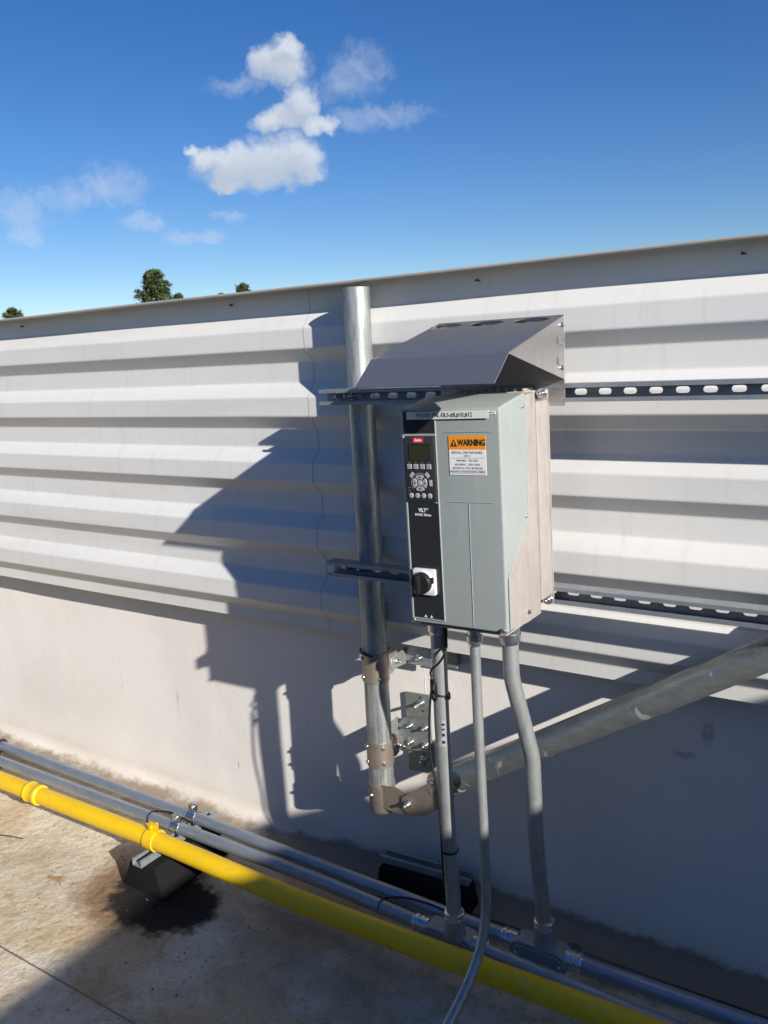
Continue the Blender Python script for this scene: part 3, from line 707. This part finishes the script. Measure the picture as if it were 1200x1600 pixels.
PTS_ = [(.0206,.125,-.1127),(.0011,.130,-.1412),(-.0212,.132,-.1617),(-.0331,.142,-.1782),(-.0286,.139,-.1878),(-.0287,.136,-.1964),(-.0279,.136,-.2347),(-.0179,.133,-.2436),(-.0123,.131,-.2308),(-.0119,.131,-.2031),(-.0181,.132,-.1904),(-.0296,.136,-.2216),(-.0386,.138,-.2854),(-.0424,.138,-.3576),(-.0368,.138,-.4208),(-.0275,.139,-.4718),(-.0220,.140,-.5315),(-.0200,.140,-.60),(-.0205,.142,-.66),(-.0205,.145,-.75)]
def cable():
    pts = [(.0345,.099,-.085)]+[(x*.97+.026, y-.050, z+.0165) for x, y, z in PTS_]
    t = thing('sensor_cable', (-.02, .14, -.75), 'thin black cable looped and tied along the sticker conduit', 'cable')
    MB().tube(spline(pts), .0029, 10).build('wire', 'cable_black', t)
    MB().lathe((.0345, .099, -.012), (0, 0, -1), [(0, .008), (.012, .008), (.013, .0065), (.05, .0065), (.054, .0055), (.080, .0055), (.084, .003)], 16).build('gland', 'plastic_black', t)
    for (x, y, z, tl) in ((.0097, .110, -.2146, .012), (.0147, .1155, -.640, .0)):
        m = MB().tube([(x+(R1+.0025)*math.sin(R(a)), y-(R1+.0025)*math.cos(R(a)), z+tl*math.sin(R(a-20))*-.5) for a in range(0, 361, 12)], .0024, 8)
        if tl: m.box(x+.020, x+.030, y-.012, y-.004, z-.010, z-.001)
        m.build('cable_tie', 'plastic_black', t)
cable()

# ------------------------------------------------------------------ pipes along the roof
ZY, ZG = FLOOR+.1537, FLOOR+.1432  # pipe, fitting and support coordinates below: scaled about the camera, baked as numbers
def yellow():
    t = thing('gas_pipe', (-.5, .083, ZY), 'long yellow gas pipe running low along the roof', 'pipe')
    pts = [(-5, .062, ZY+.004), (-3, .060, ZY), (-1.879, .0562, ZY), (-1.076, .0591, ZY), (-.361, .0454, ZY-.002), (.471, .065, ZY), (1.2, .066, ZY), (2.6, .066, ZY)]
    MB().tube(spline(pts, 6), .0300, 36).build('pipe', 'pipe_yellow', t)
    MB().lathe((-1.7125, .0567, ZY), (1, 0, 0), [(0, .031), (.003, .0350), (.012, .0368), (.016, .0345), (.058, .0345), (.063, .0368), (.072, .0350), (.075, .031)], 40).build('coupling', 'pipe_yellow', t)
yellow()
def run(path, label, segs):
    t = thing('conduit_run', path[0], label, 'conduit', 'conduit runs beside the yellow pipe')
    for (a, b) in segs:
        P_ = [Vector(p) for p in path]
        def at(x):
            for p, q in zip(P_, P_[1:]):
                if p.x <= x <= q.x: return p.lerp(q, (x-p.x)/(q.x-p.x))
        pts = [at(a)]+[p for p in P_ if a < p.x < b]+[at(b)]
        MB().tube(pts, .0196, 28).build('pipe', 'conduit_run_steel', t)
    return t
frontp = [(-5, .165, ZG), (-2.055, .161, ZG), (-1.135, .161, ZG), (-.454, .159, ZG), (.1186, .1296, ZG), (.5005, .114, ZG), (1.2, .104, ZG), (2.5, .104, ZG)]
backp = [(-5, .262, ZG), (-2.192, .248, ZG), (-1.086, .2354, ZG), (-.498, .2197, ZG), (.0403, .207, ZG), (.3634, .207, ZG), (.716, .212, ZG), (1.3, .212, ZG), (2.5, .212, ZG)]
fr_ = run(frontp, 'grey conduit run lying right behind the yellow pipe', [(-5, -.102), (.0814, 2.5)])
bk_ = run(backp, 'grey conduit run nearest the wall foot', [(-5, .1235), (.3145, 2.5)])
MB().tube([(-2.182, .248+.0225*math.cos(R(a)), ZG+.0225*math.sin(R(a))) for a in range(0, 361, 15)], .006, 8).build('cable_tie', 'plastic_black', bk_)
# ties and a stray wire on the front run
m = MB().tube([(-1.176, .161+.0215*math.cos(R(a)), ZG+.0215*math.sin(R(a))) for a in range(0, 361, 15)], .0022, 8); m.build('cable_tie', 'plastic_black', fr_)
MB().tube(spline([(-1.176, .178, ZG+.016), (-1.115, .189, ZG+.022), (-1.056, .195, ZG+.012), (-1.02, .198, ZG)]), .003, 8).build('wire', 'cable_black', fr_)
MB().tube([(-.229, .151+.0215*math.cos(R(a)), ZG+.0215*math.sin(R(a))) for a in range(0, 361, 15)], .0022, 8).build('cable_tie', 'plastic_black', fr_)
MB().tube(spline([(-.229, .164, ZG+.018), (-.175, .182, ZG+.026), (-.097, .188, ZG+.03), (-.023, .172, ZG+.034), (-.001, .112, ZG+.06)]), .0029, 8).build('wire', 'cable_black', fr_)

def conduit_body(x0, x1, y, hub, label):
    t = thing('junction_fitting', ((x0+x1)/2, y, ZG-.03), label, 'conduit fitting', 'cast conduit bodies')
    n = 14; L_ = x1-x0; pts = []
    h0 = .0225
    out = []
    for i in range(n+1): a = R(90+180*i/n); out.append((x0+.028+.028*math.cos(a), ZG-.004+.030*math.sin(a)))
    for i in range(n+1): a = R(-90+180*i/n); out.append((x1-.028+.028*math.cos(a), ZG-.004+.030*math.sin(a)))
    b = MB().prism(out, 'y', y-.030, y+.026).build('housing', 'cast_aluminium', t, bevel=.007, seg=3)
    MB().lathe((hub[0], hub[1], ZG+.018), (0, 0, 1), [(0, .030), (.018, .0265), (.040, .0255), (.052, .0255), (.053, .02)], 28).build('hub', 'cast_aluminium', t)
    s = .72; cxm = (x0+x1)/2
    MB().prism([(cxm+(px-cxm)*.88, ZG-.004+(pz-ZG+.004)*s) for px, pz in out], 'y', y-.0345, y-.0305).build('cover', 'cast_aluminium', t, bevel=.001, seg=1)
    for xx in (x0+.018, x1-.018): place('screw', SCREW, t, (xx, y-.0345, ZG-.004))
    mm = MB(); connector(mm, (hub[0], hub[1], ZG+.064), R1); mm.build('connector', 'bright_zinc', t)
    for (xx, d) in ((x0+.012, -1), (x1-.012, 1)):
        mm = MB().lathe((xx, y, ZG), (d, 0, 0), [(0, .0245), (.018, .0235)], 24); connector(mm, (xx+d*.014, y, ZG), R1, (d, 0, 0)); mm.build('connector', 'bright_zinc', t)
conduit_body(-.082, .0746, .1394, (.0187, .1218), 'cast conduit body at the foot of the sticker conduit')
conduit_body(.146, .2998, .205, (.2322, .2021), 'cast conduit body at the foot of the right-hand conduit')

# ------------------------------------------------------------------ supports
def support(cx, y0, y1, label, angle=0.0, clamps=True, w=.094):
    t = thing('support_block', (cx, (y0+y1)/2, FLOOR), label, 'support block', 'rubber pipe supports', rot=(0, 0, angle))
    def B(m, name, mt, parent=t, **k): return m.build(name, mt, parent, local=True, **k)
    h = (y1-y0)/2
    bl = MB(); top, bot = w*(.62 if clamps else .8), w; zz = [(0, bot, h), (.012, bot, h), (.100, top, h*.93)]; vs = []
    for (z, a, hy) in zz: vs += [(-a, -hy, z), (a, -hy, z), (a, hy, z), (-a, hy, z)]
    fs = [(0, 3, 2, 1), (8, 9, 10, 11)]+[(k*4+i, k*4+(i+1) % 4, k*4+4+(i+1) % 4, k*4+4+i) for k in range(2) for i in range(4)]
    B(bl.add(vs, fs), 'block', 'rubber_black', bevel=.011, seg=3)
    z0, z1 = .1005, .1235; s = .0206
    pr = [(-s, z1), (-s, z0), (s, z0), (s, z1), (s-.0075, z1), (s-.0075, z1-.0025), (s-.0025, z1-.0025), (s-.0025, z0+.0025), (-s+.0025, z0+.0025), (-s+.0025, z1-.0025), (-s+.0075, z1-.0025), (-s+.0075, z1)]
    L0, L1 = (-h-.012, h+.03) if clamps else (-h*.98, h*.98)
    B(MB().add([(x, y, z) for y in (L0, L1) for x, z in pr], [tuple(range(12))[::-1], tuple(range(12, 24))]+[(i, (i+1) % 12, 12+(i+1) % 12, 12+i) for i in range(12)]), 'strut', 'strut_steel')
    return t
sp = support(-1.0515, -.0055, .295, 'black rubber block carrying the yellow pipe and two conduits')
def clamp(t, y, z, r, mt, name='clamp', th=.0022):
    cx, oy = -1.0515, .14475
    yy, zz = y-oy, z-FLOOR; m = MB(); wd = .0205 if th > .003 else .017; ro, ri = r+th, r+.0002
    # two half straps, open at the top where ears meet
    for sgn in (-1, 1):
        pts_o = []; pts_i = []
        for i in range(19):
            a = R(-78+160*i/18) if sgn > 0 else R(258-160*i/18)
            pts_o.append((yy+ro*math.cos(a), zz+ro*math.sin(a))); pts_i.append((yy+ri*math.cos(a), zz+ri*math.sin(a)))
        e = sgn*.004
        poly = pts_o+[(yy+e+sgn*.0022, zz+r+.026), (yy+e, zz+r+.026)]+pts_i[::-1]
        m.prism(poly, 'x', -wd, wd)
    o = m.build(name, mt, t, local=True, smooth=30)
    b = MB().lathe((0, yy-.012, zz+r+.016), (0, 1, 0), [(0, .0075), (.006, .0075), (.0065, .0035), (.032, .0035)], 12)
    b.build('bolt', mt, o, local=True)
clamp(sp, .0592, ZY, .0300, 'pipe_yellow', th=.0045); clamp(sp, .161, ZG, .0196, 'bright_zinc'); clamp(sp, .2349, ZG, .0196, 'bright_zinc')
support(-.268, .31, .615, 'spare black rubber block lying against the wall foot', R(94), False, .052)
bpy.data.objects['support_block.001'].location = (-.240, .405, FLOOR+.003)

def left_support():
    t = thing('support_block', (-2.35, .143, FLOOR), 'black rubber pipe support beyond the left edge', 'support block', 'rubber pipe supports')
    MB().prism([(-.16, 0), (.16, 0), (.15, .1), (-.15, .1)], 'x', -.07, .07).build('block', 'rubber_black', t, local=True, bevel=.006)
    MB().box(-.02, .02, -.16, .17, .1003, .1235).build('strut', 'strut_steel', t, local=True)
left_support()

# ------------------------------------------------------------------ debris on the roof
def debris():
    twig = MB().tube(spline([(-1.781, -.038, FLOOR+.008), (-1.732, -.029, FLOOR+.012), (-1.678, -.011, FLOOR+.009)]), [.002]*17, 6)
    o = twig.build('twig', 'tree_bark'); tag(o, 'thin dark twig lying on the sunny roof membrane', 'twig')
    m = MB()
    for i in range(300):
        if i < 26: x, y = rnd.gauss(-1.017, .16), rnd.gauss(-.033, .12)
        else: x, y = rnd.uniform(-2.2, .8), rnd.uniform(-.7, .40)
        s = rnd.uniform(.0012, .0042); z = FLOOR+.0045+.006*noise.noise((x*1.7, y*1.7, 0))+.003*noise.noise((x*6, y*6, 3))+(.004 if y < -.392 else 0)
        vs = [(x+s*rnd.uniform(.6, 1.3)*a, y+s*rnd.uniform(.6, 1.3)*b, z-.004+s*c*.8) for a, b, c in ((1, 0, 0), (-1, 0, 0), (0, 1, 0), (0, -1, 0), (0, 0, 1.4), (0, 0, -1))]
        m.add(vs, [(0, 2, 4), (2, 1, 4), (1, 3, 4), (3, 0, 4), (2, 0, 5), (1, 2, 5), (3, 1, 5), (0, 3, 5)])
    mat('grit', (.26, .21, .16), .9, var=((300, 300, 300), (.10, .08, .06), .45, .55))
    tag(m.build('grit', 'grit', smooth=0), 'loose grit scattered on the roof membrane', 'grit', kind='stuff')
debris()

# ------------------------------------------------------------------ roof-top unit to the right, out of frame: it throws the large shadow
def unit():
    X0 = 3.0; ztop = FLOOR+.448*(X0+1.02); y0, y1 = -4.6, -.12
    t = thing('rooftop_unit', (X0+.9, -2.4, FLOOR), 'large grey rooftop air unit casting shade over the roof', 'air unit')
    MB().box(X0+.05, X0+1.75, y0+.05, y1-.05, FLOOR+.005, FLOOR+.18).build('curb', 'unit_dark', t)
    MB().box(X0, X0+1.8, y0, y1, FLOOR+.18, ztop-.03).build('cabinet', 'unit_paint', t, bevel=.01)
    MB().box(X0-.0, X0+1.83, y0-.02, y1+.02, ztop-.0295, ztop).build('lid', 'unit_paint', t, bevel=.004)
    MB().box(X0-.0, X0+1.83, -.86, y1+.02, ztop+.0005, ztop+.07).build('shadow_step', 'unit_paint', t, bevel=.004)  # step added on the lid to lift the shadow edge towards the right
    door = MB().box(X0-.012, X0-.001, -.5, .5, FLOOR+.3, ztop-.12).mesh('door', 'unit_paint', bevel=.004)
    for k in range(4): place('door', door, t, (0, y0+.58+k*1.08, 0))
unit()

def add_sky_blocker():  # unseen box added behind the camera to cut sky fill in the shade
    t = thing('sky_blocker', (-1, -3.8, FLOOR), 'grey box added unseen behind the viewer to block sky light', 'building')
    MB().box(-5.0, 2.6, -5.0, -3.4, FLOOR+.006, .9).build('wall', 'sky_blocker_paint', t, bevel=.01)
    MB().box(-5.1, 2.7, -5.1, -3.33, .9015, 1.0).build('roof', 'unit_dark', t, bevel=.01)
add_sky_blocker()

# ------------------------------------------------------------------ trees beyond the screen
def tree(dx, dy, dist, top, width, label, seed, crown_h=9.0, shape=1.0):
    r = random.Random(seed); x, y = .996+dx*dist, -1.581+dy*dist; gz = -9.0; H = top-gz
    t = thing('conifer_tree', (x, y, gz), label, 'tree', 'trees beyond the siding')
    tr = MB(); segs = [(0, 0, H*i/8) for i in range(9)]; rad = [.26*(1-i/8.6) for i in range(9)]
    tr.tube([(x+.1*r.uniform(-1, 1)*(i > 0), y+.1*r.uniform(-1, 1)*(i > 0), gz+s[2]*.985) for i, s in enumerate(segs)], rad, 10); 
    tr.build('trunk', 'tree_bark', t)
    lm = MB(); cr_ = MB(); z = top-.15; 
    ends = []
    while z > top-crown_h:
        k = top-z; rr = width*.56*min(1, (k/2.4)**.5)*shape*(1+.25*max(0, k-2.6)/4)
        for j in range(8 if k < 4 else 5):
            a = r.uniform(0, 2*math.pi); Lr = rr*r.uniform(.55, 1.12); rise = r.uniform(.05, .5)*Lr
            e = Vector((x+math.cos(a)*Lr, y+math.sin(a)*Lr, z+rise*.6))
            s0 = Vector((x, y, z-.2)); lm.tube([s0, s0.lerp(e, .55)+Vector((0, 0, -.06*Lr)), e], [.045, .03, .012], 5)
            ends.append((s0, e, Lr))
        z -= .24 if k < 3.5 else .7
    ends.append((Vector((x, y, top-.5)), Vector((x, y, top-.08)), .2))
    for (s0, e, Lr) in ends:
        for q in range(5):
            c = s0.lerp(e, r.uniform(.5, 1.05))+Vector((r.gauss(0, .10), r.gauss(0, .10), r.gauss(.06, .08)))
            rc = r.uniform(.13, .26)
            for l in range(26):
                dv = Vector((r.gauss(0, 1), r.gauss(0, 1), r.gauss(.35, .9))).normalized(); p = c+dv*rc*r.uniform(.45, 1)
                u, w = orient(dv); u = (u+dv*r.uniform(-.6, .9)).normalized(); s = r.uniform(.07, .15)
                ln = (dv+Vector((0, 0, .4))).normalized()*s*1.5
                cr_.add([p-u*s*.45, p+u*s*.45, p+ln+u*s*.12, p+ln-u*s*.12], [(0, 1, 2, 3)])
    lm.build('limbs', 'tree_bark', t); cr_.build('crown', 'needles', t, smooth=0)
tree(-.739, .673, 75, .598+.104*75, 2.75, 'largest dark conifer top above the siding edge', 1)
tree(-.7225, .691, 78, .598+.0775*78, 1.5, 'small conifer tip just right of the largest tree', 2, 5)
tree(-.671, .742, 82, .598+.0855*82, 2.0, 'round conifer tip closest to the steel post', 3, 6)
tree(-.830, .557, 80, .598+.0665*80, 2.6, 'low conifer tip at the left edge of the picture', 4, 6)
tree(-.689, .724, 95, .598+.0775*95, .9, 'tiniest conifer tip between the other trees', 5, 5)

scene.render.engine = 'CYCLES'
scene.render.resolution_x, scene.render.resolution_y = 768, 1024
